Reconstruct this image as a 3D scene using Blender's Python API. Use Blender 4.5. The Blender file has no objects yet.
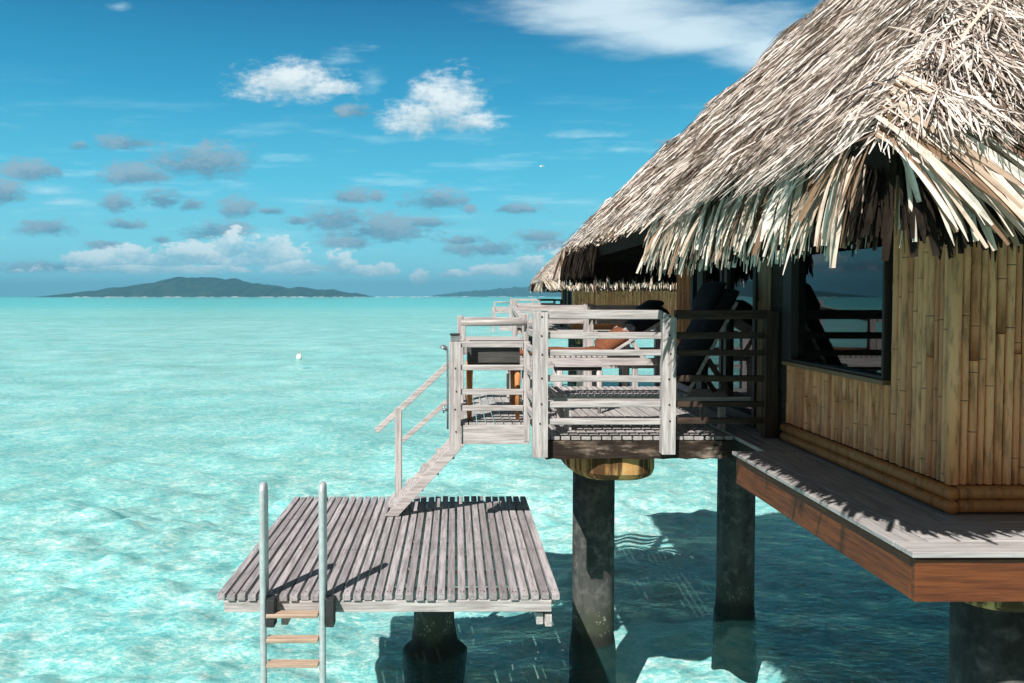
import bpy, math, random
import numpy as np
from mathutils import Vector, Matrix
R = math.radians
random.seed(7); rng = np.random.default_rng(7)
scene = bpy.context.scene
col = scene.collection

# ------------------------------------------------------------------ camera, world, sun, exposure
FPX = 820.0                       # focal length in pixels of a 1024 wide picture
CAMZ = 3.50                       # eye above the lagoon
YAW, PITCH = R(0.3), R(2.0)
cam = bpy.data.cameras.new('camera'); camo = bpy.data.objects.new('camera', cam); col.objects.link(camo)
cam.sensor_fit = 'HORIZONTAL'; cam.sensor_width = 36.0; cam.lens = FPX*36/1024
camo.location = (0, 0, CAMZ); camo.rotation_euler = (R(90)-PITCH, 0, -YAW)
cam.shift_x = (512-(455+FPX*math.tan(YAW)))/1024
cam.shift_y = ((296+FPX*math.tan(PITCH))-341.5)/1024
cam.clip_start = 0.05; cam.clip_end = 40000
scene.camera = camo

SUN_DIR = Vector((0.41, 0.73, -0.86)).normalized()      # the way the light travels
SUN_EL = math.asin(-SUN_DIR.z); SUN_AZ = math.atan2(-SUN_DIR.x, -SUN_DIR.y)
sl = bpy.data.lights.new('sun', 'SUN'); so = bpy.data.objects.new('sun', sl); col.objects.link(so)
sl.energy = 5.0; sl.angle = R(0.5); sl.color = (1.0, 0.955, 0.90)
so.rotation_euler = SUN_DIR.to_track_quat('-Z', 'Y').to_euler(); so.location = (-20, -30, 40)

SKY_STRENGTH = 0.05
vs = scene.view_settings
vs.view_transform = 'Standard'; vs.look = 'None'; vs.gamma = 1.0; vs.use_curve_mapping = False
vs.exposure = 0.45
scene.cycles.max_bounces = 6; scene.cycles.diffuse_bounces = 3; scene.cycles.glossy_bounces = 4
scene.cycles.transmission_bounces = 4; scene.cycles.transparent_max_bounces = 12; scene.cycles.volume_bounces = 0
scene.cycles.caustics_reflective = False; scene.cycles.caustics_refractive = False
scene.cycles.use_denoising = True

class NT:
    """tiny wrapper to write node trees tersely"""
    def __init__(s, tree): s.t = tree
    def n(s, typ, **kw):
        nd = s.t.nodes.new(typ)
        for k, v in kw.items(): setattr(nd, k, v)
        return nd
    def put(s, sock, v):
        if v is None: return
        if hasattr(v, 'is_linked') or isinstance(v, bpy.types.NodeSocket): s.t.links.new(v, sock)
        else:
            if isinstance(v, (tuple, list)) and len(v) == 3 and sock.type == 'RGBA': v = (*v, 1)
            sock.default_value = v
    def m(s, op, a, b=None, c=None, clamp=False):
        nd = s.n('ShaderNodeMath', operation=op, use_clamp=clamp)
        s.put(nd.inputs[0], a); s.put(nd.inputs[1], b); s.put(nd.inputs[2], c)
        return nd.outputs[0]
    def vm(s, op, a, b=None):
        nd = s.n('ShaderNodeVectorMath', operation=op); s.put(nd.inputs[0], a); s.put(nd.inputs[1], b)
        return nd.outputs[0]
    def mix(s, f, a, b, mode='MIX'):
        nd = s.n('ShaderNodeMix', data_type='RGBA', blend_type=mode); nd.clamp_factor = True
        s.put(nd.inputs[0], f); s.put(nd.inputs[6], a); s.put(nd.inputs[7], b)
        return nd.outputs[2]
    def ramp(s, f, stops, interp='LINEAR'):
        nd = s.n('ShaderNodeValToRGB'); s.put(nd.inputs[0], f); cr = nd.color_ramp; cr.interpolation = interp
        while len(cr.elements) < len(stops): cr.elements.new(0.5)
        for e, (p, c) in zip(cr.elements, stops):
            e.position = p; e.color = (c, c, c, 1) if isinstance(c, (int, float)) else (*c, 1)
        return nd.outputs[0]
    def smooth(s, x, a, b):
        nd = s.n('ShaderNodeMapRange', interpolation_type='SMOOTHSTEP')
        s.put(nd.inputs[0], x); nd.inputs[1].default_value = a; nd.inputs[2].default_value = b
        return nd.outputs[0]
    def noise(s, vec, scale, detail=3, rough=0.55, typ='FBM', dist=0.0, out=0):
        nd = s.n('ShaderNodeTexNoise', noise_type=typ)
        s.put(nd.inputs['Vector'], vec); nd.inputs['Scale'].default_value = scale
        nd.inputs['Detail'].default_value = detail; nd.inputs['Roughness'].default_value = rough
        nd.inputs['Distortion'].default_value = dist
        return nd.outputs[out]
    def xyz(s, x, y, z):
        nd = s.n('ShaderNodeCombineXYZ'); s.put(nd.inputs[0], x); s.put(nd.inputs[1], y); s.put(nd.inputs[2], z)
        return nd.outputs[0]
    def mapping(s, vec, scale=(1, 1, 1), rot=(0, 0, 0)):
        nd = s.n('ShaderNodeMapping'); s.put(nd.inputs[0], vec); nd.inputs['Scale'].default_value = scale
        nd.inputs['Rotation'].default_value = rot
        return nd.outputs[0]

def build_world():
    w = bpy.data.worlds.new('World'); scene.world = w; w.use_nodes = True
    t = w.node_tree; t.nodes.clear(); q = NT(t)
    sky = q.n('ShaderNodeTexSky', sky_type='NISHITA'); sky.sun_disc = False
    sky.sun_elevation = SUN_EL; sky.sun_rotation = SUN_AZ; sky.air_density = 1.0; sky.dust_density = 0.3; sky.ozone_density = 2.0
    tc = q.n('ShaderNodeTexCoord'); sp = q.n('ShaderNodeSeparateXYZ'); t.links.new(tc.outputs['Generated'], sp.inputs[0])
    x, y, z = sp.outputs
    ys = q.m('MAXIMUM', y, 0.04)
    u = q.m('DIVIDE', x, ys); v = q.m('DIVIDE', z, ys)
    uv = q.xyz(u, v, 0.0)
    W = 1.0/SKY_STRENGTH
    hs = q.n('ShaderNodeHueSaturation'); hs.inputs['Saturation'].default_value = 0.45; hs.inputs['Value'].default_value = 0.55
    t.links.new(sky.outputs[0], hs.inputs['Color'])
    el = q.m('DIVIDE', z, q.m('MAXIMUM', q.m('POWER', q.m('SUBTRACT', 1.0, q.m('MULTIPLY', z, z)), 0.5), 0.01))
    grad = q.ramp(el, [(0.0, (0.25, 0.60, 0.68)), (0.06, (0.18, 0.56, 0.67)), (0.14, (0.080, 0.43, 0.605)), (0.24, (0.028, 0.27, 0.465)), (0.37, (0.010, 0.12, 0.275))])
    grad = q.mix(q.smooth(y, 0.05, -0.35), grad, (0.17, 0.135, 0.105))      # sky behind the camera, an invented dim warm tone to steer shade light
    grad = q.mix(1.0, grad, (W, W, W), 'MULTIPLY')
    base = q.mix(q.smooth(el, 0.85, 0.42), hs.outputs[0], grad)
    front = q.m('MULTIPLY', q.smooth(y, 0.04, 0.15), q.smooth(z, 0.0, 0.004))
    # two warps give the clouds ragged, billowing outlines
    n1 = q.noise(q.mapping(uv, (1, 1.7, 1)), 16, 5, 0.6)
    n2 = q.noise(q.mapping(uv, (1, 2.2, 1)), 55, 4, 0.65)
    rag = q.m('ADD', q.m('MULTIPLY', q.m('SUBTRACT', n1, 0.5), 3.0), q.m('MULTIPLY', q.m('SUBTRACT', n2, 0.5), 2.3))
    nst = q.noise(q.mapping(uv, (1, 5.0, 1), (0, 0, R(14))), 6, 6, 0.58)
    n3 = q.noise(q.mapping(uv, (1, 1.5, 1)), 150, 3, 0.6)
    rag = q.m('ADD', rag, q.m('MULTIPLY', q.m('SUBTRACT', n3, 0.5), 0.6))
    def cloud_field(items, rg, gs=1.0):
        acc = None; hgt = None
        for (px, py, rx, ry, *op) in items:
            cu, cv, ru, rv = (px-455)/820, (296-py)/820, gs*rx/820, gs*ry/820
            du = q.m('MULTIPLY', q.m('SUBTRACT', u, cu), 1/ru)
            h0 = q.m('MULTIPLY', q.m('SUBTRACT', v, cv), 1/rv)
            dv = q.m('MAXIMUM', q.m('MULTIPLY', h0, 1/1.05), q.m('MULTIPLY', h0, -1/0.7))     # flatter below than above
            d = q.m('SUBTRACT', 1.0, q.m('POWER', q.m('ADD', q.m('MULTIPLY', du, du), q.m('MULTIPLY', dv, dv)), 0.5))
            if op: d = q.m('SUBTRACT', d, op[0])
            if acc is None: acc, hgt = d, h0
            else:
                gt = q.m('GREATER_THAN', d, acc)
                hgt = q.m('ADD', q.m('MULTIPLY', h0, gt), q.m('MULTIPLY', hgt, q.m('SUBTRACT', 1.0, gt)))
                acc = q.m('MAXIMUM', acc, d)
        f_ = q.m('ADD', acc, q.m('MULTIPLY', rag, rg))
        lit = q.m('ADD', q.m('MULTIPLY', hgt, 0.42), q.m('MULTIPLY', q.m('SUBTRACT', n1, 0.5), 1.9))
        return f_, q.smooth(q.m('ADD', lit, q.m('MULTIPLY', q.m('SUBTRACT', n3, 0.5), 0.5)), -0.38, 0.42)
    white = [(290, 87, 50, 20), (330, 90, 25, 9), (420, 122, 34, 20), (447, 110, 34, 28), (465, 125, 26, 12)]
    grey = [(128, 145, 30, 9, .15), (80, 148, 14, 6, .2), (205, 165, 44, 17), (140, 178, 32, 11), (38, 174, 28, 9), (8, 196, 20, 13),
            (118, 205, 15, 9), (165, 201, 20, 10), (192, 206, 12, 6), (126, 226, 20, 6), (50, 229, 24, 9), (106, 246, 16, 5), (162, 240, 9, 4),
            (219, 232, 33, 9), (240, 211, 18, 9), (270, 212, 16, 4), (352, 198, 17, 8), (377, 198, 9, 5), (437, 202, 29, 10), (338, 221, 30, 13),
            (383, 232, 48, 14), (427, 224, 22, 6), (350, 243, 22, 6), (470, 210, 6, 5), (516, 210, 20, 5), (465, 241, 24, 5), (490, 250, 42, 8),
            (538, 238, 24, 6), (300, 222, 13, 5), (355, 114, 20, 8, .15), (680, 145, 26, 8, .25), (200, 258, 30, 5, .1), (60, 268, 60, 7, .1), (560, 245, 30, 6)]
    puffs = [(88, 262, 26, 7), (130, 257, 22, 8), (188, 257, 30, 9), (230, 250, 16, 13), (268, 254, 26, 14), (342, 267, 13, 10), (309, 272, 14, 5),
             (385, 270, 10, 6), (421, 278, 7, 6), (528, 268, 16, 10), (495, 272, 22, 5), (455, 275, 14, 4), (110, 260, 30, 7), (165, 262, 26, 7), (210, 258, 22, 8), (250, 260, 24, 8), (300, 268, 24, 6), (365, 272, 18, 5), (150, 270, 90, 5, .1), (-60, 258, 40, 9), (-140, 250, 50, 12), (600, 262, 40, 12)]
    cirrus = [(600, 10, 130, 34), (690, 36, 150, 40), (770, 58, 100, 32), (640, 26, 120, 34)]
    wisp = [(345, 62, 50, 22, .25), (375, 85, 26, 26, .25), (590, 137, 70, 8, .1), (500, 118, 26, 6, .2), (620, 150, 80, 12, .3), (125, 12, 30, 12, .3), (70, 203, 60, 10, .2), (50, 192, 50, 12, .25)]
    shade = q.noise(q.mapping(uv, (1, 1.6, 1)), 30, 4, 0.6)
    c = base
    # pale veil low over the sea
    # thin stratus streaks over the whole lower sky
    st = q.m('MULTIPLY', q.smooth(q.noise(q.mapping(uv, (1, 7, 1)), 7, 5, 0.6), 0.5, 0.72), q.m('MULTIPLY', q.smooth(v, 0.0, 0.05), q.smooth(v, 0.30, 0.12)))
    c = q.mix(q.m('MULTIPLY', st, q.m('MULTIPLY', front, 0.28)), c, (0.58*W, 0.80*W, 0.86*W))
    ci = q.m('MULTIPLY', q.smooth(q.m('ADD', cloud_field(cirrus, 0.06)[0], q.m('MULTIPLY', q.m('SUBTRACT', nst, 0.5), 1.5)), -0.15, 0.95), 0.74)
    c = q.mix(q.m('MULTIPLY', ci, front), c, (0.66*W, 0.77*W, 0.81*W))
    wi = q.m('MULTIPLY', q.smooth(q.m('ADD', cloud_field(wisp, 0.2)[0], q.m('MULTIPLY', q.m('SUBTRACT', nst, 0.5), 2.4)), 0.05, 0.9), 0.5)
    c = q.mix(q.m('MULTIPLY', wi, front), c, (0.50*W, 0.70*W, 0.77*W))
    f_, lt = cloud_field(grey, 0.62, 1.5)
    c = q.mix(q.m('MULTIPLY', q.m('MULTIPLY', q.smooth(f_, -0.02, 0.75), 0.92), front), c, q.mix(lt, (0.080*W, 0.215*W, 0.32*W), (0.24*W, 0.35*W, 0.43*W)))
    f_, lt = cloud_field(puffs, 0.62, 1.7)
    c = q.mix(q.m('MULTIPLY', q.m('MULTIPLY', q.smooth(f_, 0.10, 0.42), 0.88), front), c, q.mix(lt, (0.20*W, 0.43*W, 0.54*W), (0.66*W, 0.75*W, 0.77*W)))
    f_, lt = cloud_field(white, 0.52, 1.3)
    c = q.mix(q.m('MULTIPLY', q.m('MULTIPLY', q.smooth(f_, -0.12, 0.80), 0.95), front), c, q.mix(lt, (0.30*W, 0.45*W, 0.53*W), (0.66*W, 0.72*W, 0.74*W)))
    bg = q.n('ShaderNodeBackground'); q.put(bg.inputs[0], c); bg.inputs[1].default_value = SKY_STRENGTH
    out = q.n('ShaderNodeOutputWorld'); t.links.new(bg.outputs[0], out.inputs[0])
    w.cycles.sampling_method = 'MANUAL'; w.cycles.sample_map_resolution = 512
build_world()

# ------------------------------------------------------------------ mesh helpers
class MB:
    def __init__(s): s.v = []; s.f = []; s.mi = None
    def quad_box(s, x0, x1, y0, y1, z0, z1):
        b = len(s.v)
        s.v += [(x0,y0,z0),(x1,y0,z0),(x1,y1,z0),(x0,y1,z0),(x0,y0,z1),(x1,y0,z1),(x1,y1,z1),(x0,y1,z1)]
        s.f += [tuple(b+i for i in f) for f in ((0,3,2,1),(4,5,6,7),(0,1,5,4),(1,2,6,5),(2,3,7,6),(3,0,4,7))]
        return s
    box = quad_box
    def hexa(s, pts):
        b = len(s.v); s.v += [tuple(p) for p in pts]
        s.f += [tuple(b+i for i in f) for f in ((0,3,2,1),(4,5,6,7),(0,1,5,4),(1,2,6,5),(2,3,7,6),(3,0,4,7))]
        return s
    def beam(s, p, q, w, h, up=(0, 0, 1)):
        """rectangular bar from p to q, w across and h along up"""
        p, q, up = Vector(p), Vector(q), Vector(up)
        d = (q-p).normalized(); side = d.cross(up).normalized(); u2 = side.cross(d).normalized()
        a, c = side*w/2, u2*h/2
        return s.hexa([p-a-c, p+a-c, q+a-c, q-a-c, p-a+c, p+a+c, q+a+c, q-a+c])
    def tube(s, pts, r, n=10, cap=True):
        pts = [Vector(p) for p in pts]; b0 = len(s.v)
        rr = r if isinstance(r, (list, tuple)) else [r]*len(pts)
        prev = None
        for i, p in enumerate(pts):
            d = (pts[min(i+1, len(pts)-1)]-pts[max(i-1, 0)]).normalized()
            if prev is None:
                ref = Vector((0, 0, 1)) if abs(d.z) < 0.9 else Vector((1, 0, 0))
                a = d.cross(ref).normalized()
            else: a = (prev-d*prev.dot(d)).normalized()
            prev = a; c = d.cross(a)
            for k in range(n):
                an = 2*math.pi*k/n
                s.v.append(tuple(p+(a*math.cos(an)+c*math.sin(an))*rr[i]))
        for i in range(len(pts)-1):
            for k in range(n):
                k2 = (k+1) % n
                s.f.append((b0+i*n+k, b0+i*n+k2, b0+(i+1)*n+k2, b0+(i+1)*n+k))
        if cap:
            s.f.append(tuple(b0+k for k in reversed(range(n)))); e = b0+(len(pts)-1)*n
            s.f.append(tuple(e+k for k in range(n)))
        return s
    def lathe(s, cx, cy, prof, n=40, jit=None):
        b0 = len(s.v)
        for (r, z) in prof:
            for k in range(n):
                an = 2*math.pi*k/n; rr = r*(jit(an, z) if jit else 1)
                s.v.append((cx+rr*math.cos(an), cy+rr*math.sin(an), z))
        for i in range(len(prof)-1):
            for k in range(n):
                k2 = (k+1) % n
                s.f.append((b0+i*n+k, b0+i*n+k2, b0+(i+1)*n+k2, b0+(i+1)*n+k))
        s.f.append(tuple(b0+k for k in reversed(range(n)))); e = b0+(len(prof)-1)*n
        s.f.append(tuple(e+k for k in range(n)))
        return s
    def strip(s, pts, widths, side):
        """flat leaf through pts"""
        b = len(s.v)
        for p, w, sd in zip(pts, widths, side):
            s.v.append((p[0]-sd[0]*w/2, p[1]-sd[1]*w/2, p[2]-sd[2]*w/2)); s.v.append((p[0]+sd[0]*w/2, p[1]+sd[1]*w/2, p[2]+sd[2]*w/2))
        for i in range(len(pts)-1): s.f.append((b+2*i, b+2*i+1, b+2*i+3, b+2*i+2))
        return s
    def build(s, name, mat, parent=None, smooth=False, bevel=0.0, loc=None):
        me = bpy.data.meshes.new(name)
        off = Vector(parent.matrix_basis.translation) if (parent is not None and loc is None) else Vector((0, 0, 0))
        if parent is not None:
            pp = parent.parent
            while pp is not None: off += pp.matrix_basis.translation; pp = pp.parent
        vv = np.array(s.v, dtype=float)-np.array(off)
        me.from_pydata([tuple(p) for p in vv], [], s.f); me.update()
        if smooth: me.polygons.foreach_set('use_smooth', [True]*len(me.polygons))
        o = bpy.data.objects.new(name, me); col.objects.link(o)
        for m_ in (mat if isinstance(mat, (list, tuple)) else [mat]): me.materials.append(m_)
        if s.mi: me.polygons.foreach_set('material_index', s.mi)
        if parent is not None: o.parent = parent
        if bevel:
            bv = o.modifiers.new('edge', 'BEVEL'); bv.width = bevel; bv.segments = 2; bv.limit_method = 'ANGLE'; bv.angle_limit = R(50)
        return o

def tag(o, label, cat, group=None, kind=None):
    if label: o['label'] = label
    if cat: o['category'] = cat
    if group: o['group'] = group
    if kind: o['kind'] = kind
    return o
def thing(name, label, cat, loc=(0, 0, 0), group=None):
    o = bpy.data.objects.new(name, None); col.objects.link(o); o.location = loc; o.empty_display_size = 0.1
    return tag(o, label, cat, group)
def copy_tree(o, parent=None):
    c = o.copy(); col.objects.link(c)
    if parent is not None: c.parent = parent
    for ch in [k for k in bpy.data.objects if k.parent == o]: copy_tree(ch, c)
    return c

# ------------------------------------------------------------------ materials
def new_mat(name):
    m = bpy.data.materials.new(name); m.use_nodes = True; t = m.node_tree; t.nodes.clear()
    q = NT(t); out = q.n('ShaderNodeOutputMaterial'); q.out = out
    return m, q
def principled(q, color, rough=0.7, spec=0.3, metal=0.0, bump=None, bstr=0.3, bdist=0.01, normal=None):
    p = q.n('ShaderNodeBsdfPrincipled'); q.put(p.inputs['Base Color'], color); q.put(p.inputs['Roughness'], rough)
    p.inputs['Specular IOR Level'].default_value = spec; p.inputs['Metallic'].default_value = metal
    if bump is not None:
        b = q.n('ShaderNodeBump'); b.inputs['Strength'].default_value = bstr; b.inputs['Distance'].default_value = bdist
        q.put(b.inputs['Height'], bump); q.t.links.new(b.outputs[0], p.inputs['Normal'])
    q.t.links.new(p.outputs[0], q.out.inputs[0])
    return p
def wood(name, light, dark, axis, vary=0.35, stain=0.5, rough=0.8, stain_col=(0.10, 0.075, 0.06), spec=0.2, thr=(0.56, 0.72)):
    m, q = new_mat(name)
    g = q.n('ShaderNodeNewGeometry'); tc = q.n('ShaderNodeTexCoord')
    sc = [14.0, 14.0, 14.0]; sc['XYZ'.index(axis)] = 0.9
    off = q.vm('ADD', tc.outputs['Object'], q.xyz(q.m('MULTIPLY', g.outputs['Random Per Island'], 37.0), 0.0, 0.0))
    gv = q.mapping(off, tuple(sc))
    grain = q.noise(gv, 3.2, 5, 0.65)
    c = q.mix(q.smooth(grain, 0.33, 0.66), dark, light)
    c = q.mix(q.m('MULTIPLY', q.m('SUBTRACT', 1.0, g.outputs['Random Per Island']), vary), c, tuple(a*0.62 for a in dark))
    sn = q.noise(q.mapping(off, tuple(2.4 if k != 'XYZ'.index(axis) else 0.9 for k in range(3))), 2.0, 5, 0.7)
    c = q.mix(q.m('MULTIPLY', q.smooth(sn, *thr), stain), c, stain_col)
    fine = q.noise(gv, 9.0, 3, 0.6)
    principled(q, c, rough, spec, bump=q.m('ADD', grain, q.m('MULTIPLY', fine, 0.5)), bstr=0.5, bdist=0.006)
    return m

M = {}
GL, GD = (0.60, 0.56, 0.545), (0.32, 0.29, 0.28)
for ax in 'XYZ': M['grey'+ax] = wood('weathered_wood_'+ax, GL, GD, ax, 0.22, 0.45, stain_col=(0.16, 0.125, 0.105))
M['slat'] = wood('platform_slat_wood', (0.49, 0.45, 0.46), (0.25, 0.225, 0.23), 'Y', 0.55, 0.35)
M['deck'] = wood('terrace_deck_wood', (0.50, 0.47, 0.455), (0.30, 0.28, 0.27), 'Y', 0.4, 0.3)
M['deckX'] = wood('walkway_deck_wood', (0.52, 0.49, 0.48), (0.34, 0.32, 0.31), 'X', 0.3, 0.3)
M['beam'] = wood('rotten_beam_wood', (0.42, 0.34, 0.27), (0.10, 0.055, 0.035), 'X', 0.1, 0.95, stain_col=(0.016, 0.009, 0.006), thr=(0.28, 0.47))
M['fasciaX'] = wood('varnished_fascia_wood', (0.185, 0.055, 0.016), (0.085, 0.023, 0.008), 'X', 0.1, 0.35, 0.5, (0.06, 0.018, 0.008), 0.35)
M['fasciaY'] = wood('varnished_fascia_wood_side', (0.185, 0.055, 0.016), (0.085, 0.023, 0.008), 'Y', 0.1, 0.35, 0.5, (0.06, 0.018, 0.008), 0.35)
M['dark'] = wood('dark_joist_wood', (0.05, 0.04, 0.032), (0.02, 0.016, 0.013), 'Y', 0.2, 0.3, 0.8, (0.01, 0.01, 0.01))
M['frame'] = wood('dark_window_frame', (0.030, 0.022, 0.018), (0.014, 0.010, 0.008), 'Z', 0.1, 0.2, 0.55, (0.01, 0.01, 0.01), 0.4)
for ax in 'XZ': M['shelter'+ax] = wood('shade_darkened_brown_wood_'+ax, (0.095, 0.062, 0.047), (0.036, 0.024, 0.018), ax, 0.2, 0.4, 0.7, (0.03, 0.02, 0.016))  # brown wood under the roof, its tone lowered to stand for shade
M['tread'] = wood('ladder_tread_wood', (0.58, 0.44, 0.34), (0.36, 0.25, 0.18), 'X', 0.3, 0.4)
M['brown'] = wood('brown_timber', (0.66, 0.29, 0.11), (0.42, 0.165, 0.06), 'Z', 0.3, 0.3, 0.6)
M['chestwood'] = wood('dark_grey_chest_wood', (0.11, 0.105, 0.10), (0.05, 0.048, 0.046), 'X', 0.3, 0.4)

def thatch(name, stops, rough=0.85, trans=0.25):
    m, q = new_mat(name); g = q.n('ShaderNodeNewGeometry'); tc = q.n('ShaderNodeTexCoord')
    c = q.ramp(g.outputs['Random Per Island'], stops)
    nz = q.noise(tc.outputs['Object'], 16, 5, 0.68)
    c = q.mix(q.smooth(nz, 0.48, 0.70), c, q.mix(0.45, c, (0.13, 0.10, 0.08)))
    p = q.n('ShaderNodeBsdfPrincipled'); q.put(p.inputs['Base Color'], c); p.inputs['Roughness'].default_value = rough
    p.inputs['Specular IOR Level'].default_value = 0.2
    tr = q.n('ShaderNodeBsdfTranslucent'); q.put(tr.inputs[0], q.mix(1.0, c, (0.8, 0.55, 0.35), 'MULTIPLY'))
    mx = q.n('ShaderNodeMixShader'); mx.inputs[0].default_value = trans
    q.t.links.new(p.outputs[0], mx.inputs[1]); q.t.links.new(tr.outputs[0], mx.inputs[2]); q.t.links.new(mx.outputs[0], q.out.inputs[0])
    return m
M['thatch'] = thatch('weathered_palm_thatch', [(0, (0.11, 0.072, 0.052)), (0.17, (0.31, 0.24, 0.195)), (0.4, (0.55, 0.475, 0.42)), (0.7, (0.70, 0.635, 0.58)), (1, (0.79, 0.74, 0.69))], trans=0.05)
M['fringe'] = thatch('hanging_palm_leaf', [(0, (0.07, 0.038, 0.022)), (0.2, (0.34, 0.215, 0.135)), (0.42, (0.61, 0.49, 0.39)), (0.7, (0.76, 0.66, 0.56)), (1, (0.83, 0.77, 0.69))], trans=0.10)
m, q = new_mat('shaded_thatch_underside'); tc = q.n('ShaderNodeTexCoord')
principled(q, q.ramp(q.noise(q.mapping(tc.outputs['Object'], (4, 14, 4)), 3, 4), [(0.3, (0.010, 0.007, 0.005)), (0.7, (0.032, 0.023, 0.017))]), 0.95, 0.1); M['under'] = m  # near-black, so eave underside and leaf gaps carry painted shade

def bamboo(name, lo, hi):
    m, q = new_mat(name); g = q.n('ShaderNodeNewGeometry'); tc = q.n('ShaderNodeTexCoord')
    rnd = g.outputs['Random Per Island']
    c = q.ramp(rnd, [(0, lo), (0.5, tuple((a+b)/2 for a, b in zip(lo, hi))), (1, hi)])
    ob = q.vm('ADD', tc.outputs['Object'], q.xyz(q.m('MULTIPLY', rnd, 31.0), 0.0, 0.0))
    mott = q.noise(q.mapping(ob, (14, 14, 2.2)), 2.0, 5, 0.65)
    c = q.mix(q.m('MULTIPLY', q.smooth(mott, 0.45, 0.70), 0.75), c, (0.17, 0.085, 0.03))
    grey = q.noise(q.mapping(ob, (5, 5, 1.2)), 1.5, 4, 0.6)
    c = q.mix(q.m('MULTIPLY', q.smooth(grey, 0.58, 0.74), 0.5), c, (0.38, 0.265, 0.19))
    principled(q, c, 0.45, 0.35, bump=mott, bstr=0.15, bdist=0.004)
    return m
M['bamboo'] = bamboo('split_bamboo', (0.58, 0.215, 0.09), (0.97, 0.49, 0.24))
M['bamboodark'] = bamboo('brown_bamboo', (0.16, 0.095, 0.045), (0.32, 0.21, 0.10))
M['bambooh'] = bamboo('bamboo_base_rails', (0.40, 0.155, 0.05), (0.62, 0.28, 0.10))
def plain(name, c, rough=0.6, spec=0.3, metal=0.0, nscale=12, nz=0.25):
    m, q = new_mat(name); tc = q.n('ShaderNodeTexCoord')
    n_ = q.noise(tc.outputs['Object'], nscale, 4, 0.6)
    principled(q, q.mix(q.smooth(n_, 0.3, 0.7), tuple(a*(1-nz) for a in c), tuple(min(1, a*(1+nz)) for a in c)), rough, spec, metal, bump=n_, bstr=0.15, bdist=0.004)
    return m
M['inside'] = plain('room_plaster', (0.10, 0.075, 0.055), 0.9)
M['node'] = plain('bamboo_node', (0.15, 0.075, 0.03), 0.8)
M['metal'] = plain('painted_metal_tube', (0.52, 0.56, 0.57), 0.35, 0.5, 0.35, 20, 0.12)
M['bracket'] = plain('black_bracket', (0.03, 0.03, 0.03), 0.6)
M['steel'] = plain('dull_steel', (0.30, 0.31, 0.32), 0.4, 0.5, 0.7)
M['cush_dark'] = plain('charcoal_cushion_fabric', (0.016, 0.016, 0.018), 0.9, 0.1, 0, 60)
M['cush_brown'] = plain('terracotta_cushion_fabric', (0.21, 0.078, 0.04), 0.9, 0.1, 0, 60)
M['cap'] = None
m, q = new_mat('stained_concrete_cap'); tc = q.n('ShaderNodeTexCoord')
n1 = q.noise(q.mapping(tc.outputs['Object'], (7, 7, 0.8)), 1.2, 5, 0.6); n2 = q.noise(tc.outputs['Object'], 7, 4, 0.6)
c = q.mix(q.smooth(n2, 0.3, 0.7), (0.42, 0.22, 0.075), (0.60, 0.37, 0.15)); c = q.mix(q.m('MULTIPLY', q.smooth(n1, 0.44, 0.56), 0.92), c, (0.045, 0.022, 0.010))
principled(q, c, 0.85, 0.15, bump=n2, bstr=0.3, bdist=0.01); M['cap'] = m
m, q = new_mat('sea_worn_concrete'); tc = q.n('ShaderNodeTexCoord'); g = q.n('ShaderNodeNewGeometry')
sp = q.n('ShaderNodeSeparateXYZ'); q.t.links.new(g.outputs['Position'], sp.inputs[0])
n1 = q.noise(q.mapping(tc.outputs['Object'], (5, 5, 1.2)), 1.3, 5, 0.6); n2 = q.noise(tc.outputs['Object'], 9, 5, 0.65)
c = q.mix(q.smooth(n1, 0.35, 0.68), (0.042, 0.044, 0.042), (0.095, 0.095, 0.09)); c = q.mix(q.smooth(n2, 0.45, 0.75), c, (0.17, 0.165, 0.15))
vz = q.n('ShaderNodeTexVoronoi'); q.put(vz.inputs['Vector'], tc.outputs['Object']); vz.inputs['Scale'].default_value = 34
band = q.m('MULTIPLY', q.smooth(sp.outputs[2], 0.62, 0.25), q.smooth(q.m('ADD', n1, q.m('MULTIPLY', n2, 0.4)), 0.55, 0.80))
c = q.mix(q.m('MULTIPLY', band, 0.8), c, (0.035, 0.045, 0.022))
c = q.mix(q.m('MULTIPLY', q.m('MULTIPLY', q.smooth(vz.outputs['Distance'], 0.34, 0.22), q.smooth(sp.outputs[2], 0.48, 0.30)), q.smooth(n2, 0.45, 0.6)), c, (0.30, 0.28, 0.25))
wet = q.smooth(q.m('ADD', sp.outputs[2], q.m('MULTIPLY', q.m('SUBTRACT', n1, 0.5), 0.22)), 0.26, 0.12)
c = q.mix(wet, c, (0.018, 0.020, 0.016))
principled(q, c, 0.8, 0.25, bump=n2, bstr=0.3, bdist=0.01); M['concrete'] = m
m, q = new_mat('window_glass')
lw = q.n('ShaderNodeFresnel'); lw.inputs[0].default_value = 1.6
tr = q.n('ShaderNodeBsdfTransparent'); tr.inputs[0].default_value = (0.55, 0.62, 0.64, 1)
gl = q.n('ShaderNodeBsdfGlossy'); gl.inputs['Roughness'].default_value = 0.01; gl.inputs[0].default_value = (0.9, 0.97, 1, 1)
mx = q.n('ShaderNodeMixShader'); q.t.links.new(lw.outputs[0], mx.inputs[0]); q.t.links.new(tr.outputs[0], mx.inputs[1]); q.t.links.new(gl.outputs[0], mx.inputs[2])
q.t.links.new(mx.outputs[0], q.out.inputs[0]); M['glass'] = m

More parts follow.
